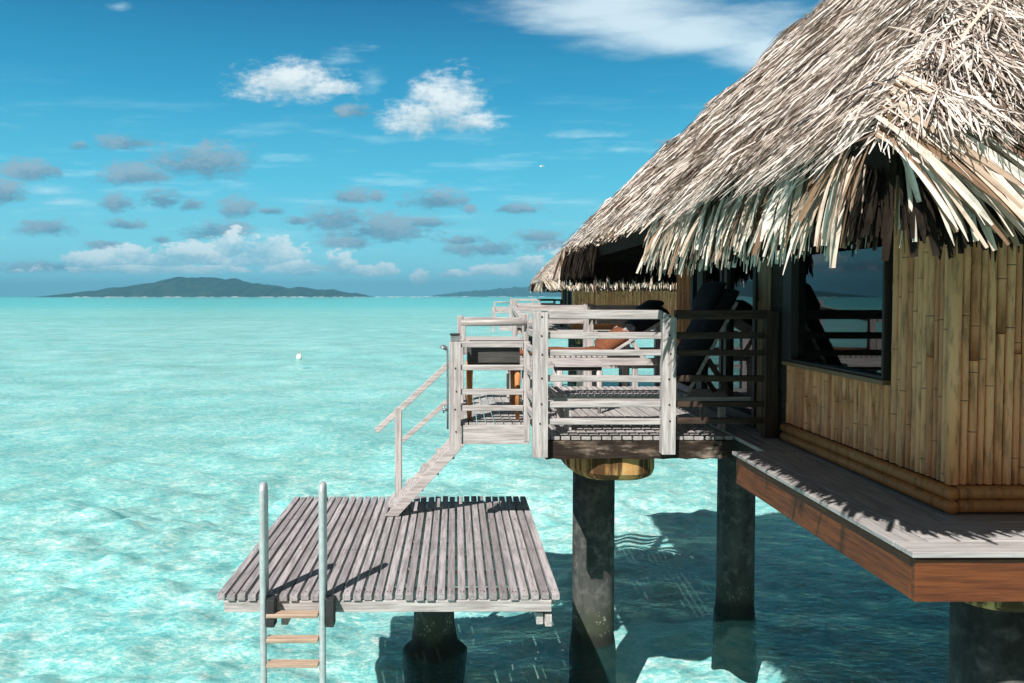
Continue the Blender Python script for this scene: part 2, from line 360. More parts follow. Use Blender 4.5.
# ------------------------------------------------------------------ lagoon, sea bed, islands
def axis_lines(c0, c1, step, far, grow):
    a = list(np.arange(c0, c1, step)); s_ = step
    x = a[-1]
    while x < far: s_ *= grow; x += s_; a.append(x)
    s_ = step; x = a[0]; lo = []
    while x > -far: s_ *= grow; x -= s_; lo.append(x)
    return np.array(lo[::-1]+a)
wk = []
for i in range(46):
    lam = 0.28*(1.085**i)*rng.uniform(0.9, 1.1); an = rng.normal(1.25, 0.75)
    wk.append((2*math.pi/lam*math.cos(an), 2*math.pi/lam*math.sin(an), rng.uniform(0, 6.28), 0.0027*lam**0.75, lam))
def wave(X, Y, step):
    Z = np.zeros_like(X)
    ph = 0.5*np.sin(0.7*X+1.3)+0.5*np.sin(0.9*Y+.4)
    for kx, ky, p0, amp, lam in wk:
        Z += amp*np.sin(kx*X+ky*Y+p0+0.8*ph)*np.clip((lam/step-2.5)/3.0, 0, 1)
    return Z
def sheet(name, xs, ys, zf, mat, label_kind='structure'):
    X, Y = np.meshgrid(xs, ys); Z = zf(X, Y)
    nx, ny = len(xs), len(ys)
    V = np.stack([X.ravel(), Y.ravel(), Z.ravel()], 1)
    ii = (np.arange(ny-1)[:, None]*nx+np.arange(nx-1)[None, :]).ravel()
    F = np.stack([ii, ii+1, ii+1+nx, ii+nx], 1)
    me = bpy.data.meshes.new(name); me.vertices.add(len(V)); me.vertices.foreach_set('co', V.ravel())
    me.loops.add(F.size); me.loops.foreach_set('vertex_index', F.ravel().astype(np.int32))
    me.polygons.add(len(F)); me.polygons.foreach_set('loop_start', np.arange(0, F.size, 4, dtype=np.int32))
    me.polygons.foreach_set('loop_total', np.full(len(F), 4, dtype=np.int32)); me.update(calc_edges=True)
    me.polygons.foreach_set('use_smooth', [True]*len(F)); me.materials.append(mat)
    o = bpy.data.objects.new(name, me); col.objects.link(o); o['kind'] = label_kind
    return o

m, q = new_mat('lagoon_water'); g = q.n('ShaderNodeNewGeometry'); pos = g.outputs['Position']
w1 = q.noise(pos, 1.6, 3, 0.5, out=1)
pw = q.vm('ADD', pos, q.vm('MULTIPLY', q.vm('SUBTRACT', w1, (0.5, 0.5, 0.5)), (0.8, 0.8, 0)))
pa = q.mapping(pw, (0.95, 1.1, 0), (0, 0, R(-18)))
r1 = q.noise(pa, 1.15, 4, 0.62, 'RIDGED_MULTIFRACTAL')
f1 = q.noise(pa, 0.9, 5, 0.65)
f2 = q.noise(q.mapping(pos, (0.05, 0.11, 0)), 1.0, 3, 0.55)
f3 = q.noise(q.mapping(pos, (1, 1.25, 0), (0, 0, R(-25))), 6.5, 5, 0.75, dist=0.8)
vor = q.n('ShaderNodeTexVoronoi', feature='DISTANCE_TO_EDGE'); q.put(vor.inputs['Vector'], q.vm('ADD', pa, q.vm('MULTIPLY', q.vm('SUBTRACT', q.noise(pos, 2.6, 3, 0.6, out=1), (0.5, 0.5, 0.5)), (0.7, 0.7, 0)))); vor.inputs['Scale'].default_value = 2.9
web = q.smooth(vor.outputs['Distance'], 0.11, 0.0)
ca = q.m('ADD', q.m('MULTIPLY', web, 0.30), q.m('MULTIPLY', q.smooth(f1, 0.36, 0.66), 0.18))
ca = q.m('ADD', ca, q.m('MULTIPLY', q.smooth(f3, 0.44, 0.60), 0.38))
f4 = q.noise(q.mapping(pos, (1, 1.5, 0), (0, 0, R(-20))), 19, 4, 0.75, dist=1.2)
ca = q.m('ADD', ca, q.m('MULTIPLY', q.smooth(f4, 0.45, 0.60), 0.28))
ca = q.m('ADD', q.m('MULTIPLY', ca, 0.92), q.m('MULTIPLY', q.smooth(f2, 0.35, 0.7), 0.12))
tint = q.ramp(ca, [(0.0, (0.30, 0.71, 0.76)), (0.30, (0.53, 0.885, 0.92)), (0.60, (0.77, 0.985, 1.0)), (0.92, (1.17, 1.16, 1.16))])  # bright caustic light is painted into the transmission colour
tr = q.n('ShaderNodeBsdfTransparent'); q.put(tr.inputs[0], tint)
df = q.n('ShaderNodeBsdfDiffuse'); df.inputs[0].default_value = (0.13, 0.60, 0.58, 1)
ms = q.n('ShaderNodeMixShader'); ms.inputs[0].default_value = 0.03
q.t.links.new(tr.outputs[0], ms.inputs[1]); q.t.links.new(df.outputs[0], ms.inputs[2]); tr = ms
rip = q.m('ADD', q.noise(q.mapping(pos, (1, 1.6, 1), (0, 0, R(-15))), 8.0, 4, 0.65), q.m('MULTIPLY', q.noise(q.mapping(pos, (1, 1.5, 1), (0, 0, R(20))), 2.2, 3, 0.55), 0.9))
bp = q.n('ShaderNodeBump'); bp.inputs['Strength'].default_value = 0.55; bp.inputs['Distance'].default_value = 0.05; q.put(bp.inputs['Height'], rip)
gl = q.n('ShaderNodeBsdfGlossy'); gl.inputs['Roughness'].default_value = 0.06; gl.inputs[0].default_value = (0.74, 1.0, 0.91, 1); q.t.links.new(bp.outputs[0], gl.inputs['Normal'])
fr = q.n('ShaderNodeFresnel'); fr.inputs[0].default_value = 1.33; q.t.links.new(bp.outputs[0], fr.inputs['Normal'])
mx = q.n('ShaderNodeMixShader'); q.put(mx.inputs[0], q.m('MULTIPLY', fr.outputs[0], 0.45))
q.t.links.new(tr.outputs[0], mx.inputs[1]); q.t.links.new(gl.outputs[0], mx.inputs[2]); q.t.links.new(mx.outputs[0], q.out.inputs[0]); M['water'] = m
xs = axis_lines(-9, 7, 0.055, 16000, 1.035); ys = axis_lines(3, 15, 0.055, 16000, 1.035); ys = ys[ys > -60]
dxs = np.gradient(xs); dys = np.gradient(ys)
ST = np.maximum(dxs[None, :], dys[:, None])
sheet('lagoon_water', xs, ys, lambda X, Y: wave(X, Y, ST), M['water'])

m, q = new_mat('coral_sand'); g = q.n('ShaderNodeNewGeometry'); pos = g.outputs['Position']
a = q.noise(pos, 0.35, 5, 0.6); b = q.noise(pos, 3.0, 4, 0.6)
c = q.mix(q.smooth(a, 0.35, 0.65), (0.70, 0.68, 0.61), (0.88, 0.85, 0.78)); c = q.mix(q.m('MULTIPLY', q.smooth(b, 0.5, 0.75), 0.35), c, (0.50, 0.50, 0.44))
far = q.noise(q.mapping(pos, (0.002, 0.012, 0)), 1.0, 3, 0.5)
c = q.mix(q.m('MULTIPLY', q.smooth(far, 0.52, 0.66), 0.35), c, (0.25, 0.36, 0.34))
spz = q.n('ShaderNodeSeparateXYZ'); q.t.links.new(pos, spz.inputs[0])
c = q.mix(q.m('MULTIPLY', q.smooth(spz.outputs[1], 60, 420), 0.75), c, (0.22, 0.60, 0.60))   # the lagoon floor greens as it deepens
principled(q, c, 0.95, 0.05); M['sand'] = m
xs2 = axis_lines(-6, 8, 0.07, 16500, 1.05); ys2 = axis_lines(5, 16, 0.07, 16500, 1.05); ys2 = ys2[ys2 > -80]
ST2 = np.maximum(np.gradient(xs2)[None, :], np.gradient(ys2)[:, None])
bk = [(2*math.pi/l*math.cos(a_), 2*math.pi/l*math.sin(a_), rng.uniform(0, 6.28), 0.018*l**0.5, l) for l, a_ in [(0.4*1.09**k, rng.uniform(0, 3.14)) for k in range(20)]]
def bed(X, Y):
    Z = -0.60+0.05*np.sin(0.6*X+0.4*Y)+0.04*np.sin(0.35*X-0.8*Y+1)
    for kx, ky, p0, amp, l in bk: Z += amp*np.sin(kx*X+ky*Y+p0+0.7*np.sin(1.7*X-1.1*Y))*np.clip((l/ST2-2.5)/3, 0, 1)
    return Z
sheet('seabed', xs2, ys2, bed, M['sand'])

def island(name, x0, x1, Y, prof, depth, mat):
    xs_ = np.linspace(x0, x1, 260); ts = np.linspace(0, 1, 40)
    pu = np.array([p[0] for p in prof]); ph = np.array([p[1] for p in prof])
    V = []; F = []
    ridge = np.interp((xs_-x0)/(x1-x0), pu, ph)
    uu = np.linspace(0, 1, 260)
    ridge = ridge*(1+sum(rng.uniform(.5, 1)*.065/k**.5*np.sin(2*math.pi*k*5.3*uu+rng.uniform(0, 6)) for k in (1, 2, 3, 5, 8, 13))+sum(rng.uniform(.4, 1)*.022*np.sin(2*math.pi*k*uu+rng.uniform(0, 6)) for k in (31, 43, 57, 71)))
    nz = sum(rng.uniform(0.2, 1)*np.sin(np.outer(np.ones(40), xs_)*f+np.outer(ts, np.ones(260))*rng.uniform(2, 14)+rng.uniform(0, 6))/(f*600+0.6) for f in (0.02, 0.05, 0.09, 0.14, 0.2))
    for j, t_ in enumerate(ts):
        prof_t = math.sin(math.pi*min(1, max(0, t_)))**0.8
        for i, x in enumerate(xs_):
            h = ridge[i]*prof_t*(1+0.10*nz[j, i]) + (2.2*nz[j, i] if 0 < j < 39 else 0)*min(1, ridge[i]/15)
            V.append((x, Y+depth*(t_-0.5)*(0.25+0.75*min(1, ridge[i]/ph.max()*1.4)), max(-1.0, h) if 0 < i < 259 else -1.0))
    n = 260
    for j in range(39):
        for i in range(n-1): F.append((j*n+i, j*n+i+1, (j+1)*n+i+1, (j+1)*n+i))
    b = MB(); b.v = V; b.f = F
    o = b.build(name, mat, smooth=True); o['kind'] = 'structure'
    return o
m, q = new_mat('island_forest'); g = q.n('ShaderNodeNewGeometry'); pos = g.outputs['Position']
a = q.noise(pos, 0.03, 6, 0.7); c = q.ramp(a, [(0.35, (0.012, 0.030, 0.026)), (0.5, (0.022, 0.05, 0.036)), (0.7, (0.06, 0.075, 0.05))])
principled(q, c, 0.95, 0.05, bump=a, bstr=0.6, bdist=6); M['forest'] = m
island('island_hills', -1510, -300, 3000, [(0, 0), (.06, 8), (.15, 20), (.27, 36), (.34, 49), (.38, 60), (.43, 66), (.48, 68), (.53, 69), (.575, 66), (.60, 55), (.64, 46), (.70, 42), (.74, 34), (.78, 35), (.84, 26), (.88, 27), (.91, 18), (.95, 15), (1, 0)], 700, M['forest'])
island('island_hills', -170, 1150, 5200, [(0, 0), (.05, 12), (.12, 24), (.20, 34), (.26, 42), (.36, 50), (.45, 62), (.55, 78), (.7, 90), (.85, 50), (1, 0)], 900, M['forest'])

# ------------------------------------------------------------------ the bungalow
DECK = CAMZ-1.18
EX0, EX1, EY0, EY1, EZ = 1.5, 8.5, 2.9, 11.25, CAMZ+0.60         # eave rectangle and height
HW = (EX1-EX0)/2; RZ = EZ+HW
WX, WX1, WY0, WY1 = 2.7, 7.3, 4.41, 9.93                     # walls
bung = thing('bungalow', 'near overwater bungalow with thatched roof and bamboo walls at the right', 'bungalow', (5.0, 7.2, 0), 'thatched bungalows over the lagoon')

# roof body (thick, dark underneath)
rb = MB()
def ring(d, z, inset=0): return [(EX0+d, EY0+d, z), (EX1-d, EY0+d, z), (EX1-d, EY1-d, z), (EX0+d, EY1-d, z)]
o_ = ring(0.04, EZ-0.02); i_ = ring(0.10, EZ-0.16)
top = [(5.0, EY0+HW, RZ-0.02), (5.0, EY1-HW, RZ-0.02)]; tin = [(5.0, EY0+HW, RZ-0.25), (5.0, EY1-HW, RZ-0.25)]
rb.v = o_+top+i_+tin
rb.f = [(0,1,4),(1,2,5,4),(2,3,5),(3,0,4,5),(7,6,10),(8,7,10,11),(9,8,11),(6,9,11,10),(0,6,7,1),(1,7,8,2),(2,8,9,3),(3,9,6,0)]
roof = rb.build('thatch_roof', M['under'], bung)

def leaf_on(mb, base, down, nrm, along, L, W, lift, yaw, curl=0.0):
    d = (down*math.cos(yaw)+along*math.sin(yaw)).normalized()
    sd0 = d.cross(nrm).normalized(); roll = random.uniform(-0.8, 0.8)
    sd = (sd0*math.cos(roll)+nrm*math.sin(roll))
    p0 = base; p1 = base+d*L*0.5+nrm*(L*0.5*lift+curl); p2 = base+d*L+nrm*(L*lift*0.7-curl*0.5)
    mb.strip([p0, p1, p2], [W*0.6, W, W*0.35], [sd, sd, sd])
S2 = 1/math.sqrt(2)
inn = MB()
lay = MB()
def face_leaves(n, kind, tmax=HW, amax=None, size=1.0):
    cnt = 0
    while cnt < n:
        lr = kind in ('left', 'right')
        t = random.random()**1.1*tmax; lo, hi = ((EY0+t, EY1-t) if lr else (EX0+t, EX1-t))
        a = random.uniform(lo, min(hi, amax) if amax else hi)
        if amax and a > amax: continue
        if t < 0.14 and (kind == 'left' and a < 3.25) and random.random() < 0.93: cnt += 1; continue
        if lr:
            x = EX0+t if kind == 'left' else EX1-t; sx = -1 if kind == 'left' else 1
            base = Vector((x, a, EZ+t)); down = Vector((sx*S2, 0, -S2)); nr = Vector((sx*S2, 0, S2)); al = Vector((0, 1, 0))
        else:
            y = EY0+t if kind == 'near' else EY1-t; sy = -1 if kind == 'near' else 1
            base = Vector((a, y, EZ+t)); down = Vector((0, sy*S2, -S2)); nr = Vector((0, sy*S2, S2)); al = Vector((1, 0, 0))
        edge = min(a-lo, hi-a)
        messy = 0.15+(0.38*(1-edge/0.5) if edge < 0.5 and kind in ('left', 'near') else 0)
        if kind == 'near': messy += 0.08
        und = 0.035*math.sin(a*3.1+t*2.3)+0.03*math.sin(a*7.7-t*5.1)+0.02*math.sin(a*15+t*19)
        base += nr*(random.uniform(-0.01, 0.045)+und)
        sz = size*(min(1.0, 0.45+max(0, a-3)/6) if kind == 'left' and size == 1 else 1)
        if t < 0.25 and ((kind == 'left' and a > 6.4) or kind == 'far'): sz *= 0.45; base -= down*0.05
        if kind == 'near' and size == 1 and a < 3.6: cnt += 1; continue
        leaf_on(lay, base-down*0.06, down, nr, al, random.uniform(0.12, 0.36)*sz*(1.7 if size < 1 else 1.15), random.uniform(0.009, 0.024)*sz, random.uniform(0.0, 0.22), random.gauss(0, messy), random.uniform(-0.012, 0.015))
        cnt += 1
face_leaves(24000, 'left'); face_leaves(22000, 'left', 2.2, 5.2, 0.54); face_leaves(34000, 'near', 1.9, 4.0, 0.46); face_leaves(5000, 'near'); face_leaves(4000, 'right'); face_leaves(6000, 'far')
lay.build('thatch_layer', M['thatch'], roof)

fr_ = MB()
def hang(base, out, along, L, W, lean, droop, start=0.35):
    """a leaf that leaves the eave along the slope and bends down"""
    n = 6; p = Vector(base); pts = [p.copy()]; sds = []; ws = []
    d = (out*math.cos(start)-Vector((0, 0, 1))*math.sin(start)+along*lean).normalized()
    tipw = random.choice((0.15, 0.3, 0.6, 0.75)); tw = random.uniform(-0.5, 0.5); tw1 = random.uniform(-0.9, 0.9)
    for k in range(n):
        d = (d+Vector((0, 0, -1))*droop+along*lean*0.10).normalized(); p = p+d*(L/n); pts.append(p.copy())
    for k in range(n+1):
        dd = (pts[min(k+1, n)]-pts[max(k-1, 0)]).normalized(); s0 = along-dd*along.dot(dd); s0.normalize(); nn = s0.cross(dd)
        a = tw+tw1*k/n; sds.append(s0*math.cos(a)+nn*math.sin(a)); f = k/n; ws.append(W*(0.55+0.5*math.sin(min(1, f*1.25)*math.pi*0.62))*(1.0 if f < 0.85 else tipw))
    b = len(fr_.v); fold = random.uniform(0.15, 0.55)*random.choice((-1, 1))
    for k in range(n+1):
        dd = (pts[min(k+1, n)]-pts[max(k-1, 0)]).normalized(); nn = sds[k].cross(dd)
        for f in (-1, 0, 1): fr_.v.append(tuple(pts[k]+sds[k]*(ws[k]/2*f)+nn*(ws[k]*0.5*fold*(1-abs(f)))))
    for k in range(n):
        for f in (0, 1): fr_.f.append((b+3*k+f, b+3*k+f+1, b+3*k+f+4, b+3*k+f+3))
def along_eave(kind, a0, a1, per_m, Lr, up=0.35, gap=None, leanf=None, Wr=(0.016, 0.042), droop=(0.16, 0.30), start=(0.55, 0.95)):
    for i in range(int((a1-a0)*per_m)):
        a = random.uniform(a0, a1); s = random.random()*up
        if gap and gap(a): continue
        L = random.uniform(*Lr)+s*0.6; W = random.uniform(*Wr)
        if kind == 'left': base = Vector((EX0+0.05+s*S2, a, EZ+s*S2+random.uniform(-0.04, 0.05))); out = Vector((-1, 0, 0)); al = Vector((0, 1, 0))
        elif kind == 'right': base = Vector((EX1-s*S2, a, EZ+s*S2)); out = Vector((1, 0, 0)); al = Vector((0, 1, 0))
        elif kind == 'near': a = max(a, EX0+s*S2-0.02); base = Vector((a, EY0+s*S2, EZ+s*S2+random.uniform(-0.04, 0.05))); out = Vector((0, -1, 0)); al = Vector((1, 0, 0))
        else: base = Vector((a, EY1-s*S2, EZ+s*S2)); out = Vector((0, 1, 0)); al = Vector((1, 0, 0))
        ln = leanf(a) if leanf else random.gauss(0, 0.14)
        hang(base, out, al, L, W, ln, random.uniform(*droop), random.uniform(*start))
# long uncut fringe on the side towards the lagoon, and round the near corner; the thatch has split open beside the corner
ST_ = dict(start=(0.90, 1.35), droop=(0.18, 0.34))
gapf = lambda a: (3.0 < a < 3.17 and random.random() < 0.85) or (math.sin(a*9.3)+math.sin(a*23.1+1) > 1.25 and random.random() < 0.6)
along_eave('left', 3.0, 6.38, 400, (0.20, 0.48), 0.42, gap=gapf, leanf=lambda a: random.gauss(0.0, 0.20)+0.10*(a < 3.8), Wr=(0.014, 0.034), **ST_)
along_eave('near', 1.47, 2.3, 620, (0.22, 0.48), 0.45, leanf=lambda a: random.gauss(0.75, 0.25), Wr=(0.012, 0.030), **ST_)
along_eave('near', 2.3, 3.2, 460, (0.22, 0.50), 0.45, leanf=lambda a: random.gauss(0.4, 0.22), Wr=(0.012, 0.032), **ST_)
along_eave('near', 3.2, 8.5, 200, (0.22, 0.45), 0.45, Wr=(0.016, 0.040), **ST_)
along_eave('near', 1.45, 2.3, 330, (0.34, 0.58), 0.28, leanf=lambda a: random.gauss(1.0, 0.25), Wr=(0.014, 0.032), start=(0.70, 1.0), droop=(0.10, 0.22))
along_eave('left', 3.05, 6.3, 80, (0.30, 0.55), 0.8, leanf=lambda a: random.gauss(0.0, 0.22), Wr=(0.012, 0.030), start=(0.72, 0.95), droop=(0.12, 0.22))
# trimmed edge above the terrace, shaggy far edge
along_eave('left', 6.45, 11.25, 260, (0.02, 0.07), 0.16, Wr=(0.010, 0.026), start=(0.6, 0.9), droop=(0.02, 0.08))
along_eave('far', 1.45, 8.5, 330, (0.30, 0.50), 0.12, Wr=(0.014, 0.034), **ST_)
along_eave('right', 2.9, 11.25, 90, (0.25, 0.45), 0.3, **ST_)
fr_.build('eave_fringe', M['fringe'], roof)
fr_ = MB()                                                      # added near-black leaf layer, painting shade behind the eave fringes
along_eave('far', 1.5, 8.5, 300, (0.28, 0.46), 0.0, Wr=(0.02, 0.05), **ST_)
k0 = len(fr_.v)
for k in range(0, k0): fr_.v[k] = (fr_.v[k][0], fr_.v[k][1]-0.14, fr_.v[k][2])
along_eave('left', 2.95, 6.4, 420, (0.28, 0.42), 0.0, Wr=(0.015, 0.035), **ST_)
along_eave('near', 1.5, 8.4, 420, (0.30, 0.46), 0.0, Wr=(0.015, 0.035), **ST_)
for k in range(k0, len(fr_.v)): fr_.v[k] = (fr_.v[k][0]+0.10, fr_.v[k][1]+0.10, fr_.v[k][2])
along_eave('left', 9.0, 11.27, 380, (0.18, 0.40), 0.05, Wr=(0.014, 0.034), **ST_)
fr_.build('shade_fringe', M['under'], roof)
cd_ = MB()
pts = [Vector((1.5+0.62, 5.0-0.0, 0))]
def roofpt(face, a, t, h=0.06):
    return Vector((EX0+t-h*S2, a, EZ+t+h*S2)) if face == 'left' else Vector((a, EY0+t-h*S2, EZ+t+h*S2))
cd_.tube([roofpt('left', 3.9, 0.16), roofpt('left', 3.5, 0.20), roofpt('left', 3.2, 0.18), roofpt('near', 1.72, 0.20), roofpt('near', 2.0, 0.13), roofpt('near', 2.5, 0.18), roofpt('near', 3.3, 0.14), roofpt('near', 4.5, 0.17)], 0.0035, 5)
cd_.tube([roofpt('near', 1.78, 0.24), roofpt('near', 1.83, 0.15), roofpt('near', 1.9, 0.11), roofpt('near', 1.96, 0.17)], 0.003, 5)
cd_.build('tie_cord', plain('black_cord', (0.05, 0.045, 0.05)), roof)

# bamboo walls
def cane(mb, nodes, x, y, z0, z1, r, nvec):
    """half round cane standing on a wall, with swollen joints; broken into lengths"""
    n = 9; nv = Vector(nvec); tv = Vector((-nv.y, nv.x, 0))
    cuts = [z0, z1]
    if random.random() < 0.22: cuts = [z0, random.uniform(z0+0.25*(z1-z0), z1-0.2*(z1-z0)), z1]
    for a, b in zip(cuts[:-1], cuts[1:]):
        b -= 0.003; rr = r*random.uniform(0.94, 1.03); lean = random.gauss(0, 0.0025); b0 = len(mb.v)
        cx, cy = x+nv.x*random.uniform(-.003, .005), y+nv.y*random.uniform(-.003, .005)
        zs = [(a, 1.0)]; z = a+random.uniform(0.04, 0.30)
        while z < b-0.03:
            zs += [(z-0.022, .965), (z-0.007, 1.05), (z, 0.99), (z+0.006, 1.06), (z+0.022, .965)]
            if random.random() < 0.4: z += random.uniform(0.26, 0.50); continue
            b1 = len(nodes.v)
            for zz in (z-0.0022, z+0.0022):
                for k in range(n):
                    an = math.pi*k/(n-1)
                    nodes.v.append(tuple(Vector((cx, cy, zz))+tv*(math.cos(an)*rr*1.055+lean*(z-a))+nv*(math.sin(an)*rr*1.055)))
            for k in range(n-1): nodes.f.append((b1+k, b1+k+1, b1+n+k+1, b1+n+k))
            z += random.uniform(0.26, 0.50)
        zs.append((b, 1.0))
        for (zz, f) in zs:
            for k in range(n):
                an = math.pi*k/(n-1)
                mb.v.append(tuple(Vector((cx, cy, zz))+tv*(math.cos(an)*rr*f+lean*(zz-a))+nv*(math.sin(an)*rr*f)))
        for i in range(len(zs)-1):
            for k in range(n-1): mb.f.append((b0+i*n+k, b0+i*n+k+1, b0+(i+1)*n+k+1, b0+(i+1)*n+k))
        mb.f.append(tuple(b0+k for k in range(n))); mb.f.append(tuple(b0+(len(zs)-1)*n+k for k in reversed(range(n))))
def cane_row(name, axis, fixed, a0, a1, z0, z1, nvec, mat, r=(0.026, 0.034)):
    mb, nd = MB(), MB(); a = a0
    while a < a1-0.02:
        rr = min(random.uniform(*r), (a1-a)/2)
        c = a+rr
        x, y = (fixed, c) if axis == 'Y' else (c, fixed)
        cane(mb, nd, x, y, z0, z1, rr, nvec); a += 2*rr*1.02
    b0 = len(mb.v); mb.mi = [0]*len(mb.f)+[1]*len(nd.f); mb.v += nd.v; mb.f += [tuple(b0+i for i in f) for f in nd.f]
    return mb.build(name, [mat, M['node']], bung, smooth=True)
SILL = DECK+0.66; ZB = DECK+0.16; ZT = CAMZ+0.95
wl = MB()   # solid wall core behind the canes (with openings for the window and the sliding doors)
def wallX(y0, y1, z0, z1): wl.box(WX+0.004, WX+0.10, y0, y1, z0, z1)
WIN0, WIN1 = 5.06, 6.50; DR0, DR1 = 7.33, 9.30; HEAD = DECK+2.05
wallX(WY0, WIN0, DECK+.002, ZT); wallX(WIN0, WIN1, DECK+.002, SILL-.002); wallX(WIN0, WIN1, HEAD, ZT); wallX(WIN1, DR0, DECK+.002, ZT); wallX(DR0, DR1, HEAD, ZT); wallX(DR1, WY1, DECK+.002, ZT)
wl.box(WX+0.10, WX1, WY0+0.004, WY0+0.10, DECK+.002, ZT); wl.box(WX+0.10, WX1, WY1-0.10, WY1, DECK+.002, ZT); wl.box(WX1-0.1, WX1, WY0+.10, WY1-.10, DECK+.002, ZT)
wl.build('wall', M['dark'], bung)
cane_row('bamboo_panel', 'Y', WX, WY0+0.03, WIN0-0.02, ZB, ZT, (-1, 0, 0), M['bamboo'], (0.021, 0.031))
cane_row('bamboo_panel', 'Y', WX, WIN0-0.02, WIN1+0.10, ZB, SILL-0.03, (-1, 0, 0), M['bamboo'], (0.020, 0.029))
cane_row('bamboo_panel', 'X', WY0, WX+0.03, WX1, ZB, ZT, (0, -1, 0), M['bamboo'], (0.019, 0.027))
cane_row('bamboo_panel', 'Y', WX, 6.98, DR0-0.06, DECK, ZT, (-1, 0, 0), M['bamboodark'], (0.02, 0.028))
cane_row('bamboo_panel', 'Y', WX, DR1+0.03, WY1, DECK, ZT, (-1, 0, 0), M['brown'], (0.03, 0.04))
cc = MB(); cc.tube([(WX-0.005, WY0-0.005, ZB), (WX-0.005, WY0-0.005, CAMZ-.1), (WX-0.005, WY0-0.005, ZT)], 0.034, 10); cc.build('corner_cane', M['bamboo'], bung, smooth=True)
for k, zz in enumerate((DECK+0.045, DECK+0.118)):
    b = MB(); b.tube([(WX-0.030, WY0-0.06, zz), (WX-0.030, 5.6, zz), (WX-0.030, WIN1+0.1, zz)], 0.037, 10); b.build('base_cane', M['bambooh'], bung, smooth=True)
    b = MB(); b.tube([(WX+0.01, WY0-0.032, zz+.004), (4.5, WY0-0.032, zz+.004), (WX1, WY0-0.032, zz+.004)], 0.037, 10); b.build('base_cane', M['bambooh'], bung, smooth=True)
# window
wf = MB(); y0, y1 = WIN0-0.01, WIN1
wf.box(WX-0.05, WX+0.09, y0+.001, y0+0.025, SILL, HEAD-.002); wf.box(WX-0.05, WX+0.09, y1-0.04, y1+0.12, SILL, HEAD-.002); wf.box(WX-0.045, WX+0.08, y0+.025, y1-0.04, SILL, SILL+0.022); wf.box(WX-0.045, WX+0.08, y0+.025, y1-.04, HEAD-0.06, HEAD-.004)
wf = wf.build('window', M['frame'], bung, bevel=0.003)
b = MB(); b.box(WX+0.010, WX+0.018, y0+0.025, y1-0.04, SILL+0.022, HEAD-0.06); b.build('pane', M['glass'], wf)
b = MB(); b.box(WX-0.060, WX+0.02, y0-0.01, y1+0.10, SILL-0.032, SILL-.001); b.build('sill', M['bamboodark'], wf, bevel=0.004)
# sliding doors
for (a, c) in ((DR0-0.05, 8.14), (8.20, DR1)):
    d = MB(); d.box(WX-0.03, WX+0.05, a, a+0.07, DECK+.01, HEAD); d.box(WX-0.03, WX+0.05, c-0.09, c, DECK+.01, HEAD); d.box(WX-0.03, WX+0.05, a+.07, c-.09, DECK+.01, DECK+0.10); d.box(WX-0.03, WX+0.05, a+.07, c-.09, HEAD-0.09, HEAD-.002)
    if c > 9: d.box(WX-0.028, WX+0.05, 8.85, 9.05, DECK+.1, HEAD-.09)
    d = d.build('sliding_door', M['frame'], bung, bevel=0.003)
    b = MB(); b.box(WX+0.008, WX+0.016, a+0.07, c-0.09, DECK+.10, HEAD-0.09); b.build('pane', M['glass'], d)
b = MB(); b.box(WX+0.10, WX1-.1, WY0+.1, WY1-.1, DECK-.02, DECK+.002); b.build('room_floor', M['inside'], bung)

# walkway round the walls
FX, FY = 2.11, 3.73
wk_ = MB(); nb = 4; wdt = (WX+0.10-FX)/nb
for k in range(nb): wk_.box(FX+k*wdt, FX+(k+1)*wdt-0.006, FY+(0.17 if k else 0.0)+(k > 0)*(k-1)*0.17+(0.006 if k else .17), 6.20, DECK-0.028+random.uniform(-.001, .001), DECK+random.uniform(-.002, .002))
wk_.build('walkway_board', M['deck'], bung, bevel=0.004)
wk2 = MB(); wdt = 0.165
for k in range(4): wk2.box(FX+(0 if k == 0 else k*wdt+.006), WX1, FY+k*(wdt+.005), FY+k*(wdt+.005)+wdt, DECK-0.028, DECK+random.uniform(-.001, .002))
wk2.build('walkway_board', M['deckX'], bung, bevel=0.004)
b = MB(); b.box(FX+0.03, FX+0.07, FY+0.07, 6.19, DECK-0.245, DECK-0.045); b.build('fascia_board', M['fasciaY'], bung, bevel=0.004)
b = MB(); b.box(FX+0.03, WX1, FY+0.03, FY+0.068, DECK-0.245, DECK-0.045); b.build('fascia_board', M['fasciaX'], bung, bevel=0.004)
b = MB(); b.box(FX+0.08, WX1, FY+0.08, 6.19, DECK-0.235, DECK-0.030); b.box(2.38, WX1, 6.19, WY1+.4, DECK-0.235, DECK-0.032); b.build('floor_joist', M['dark'], bung)
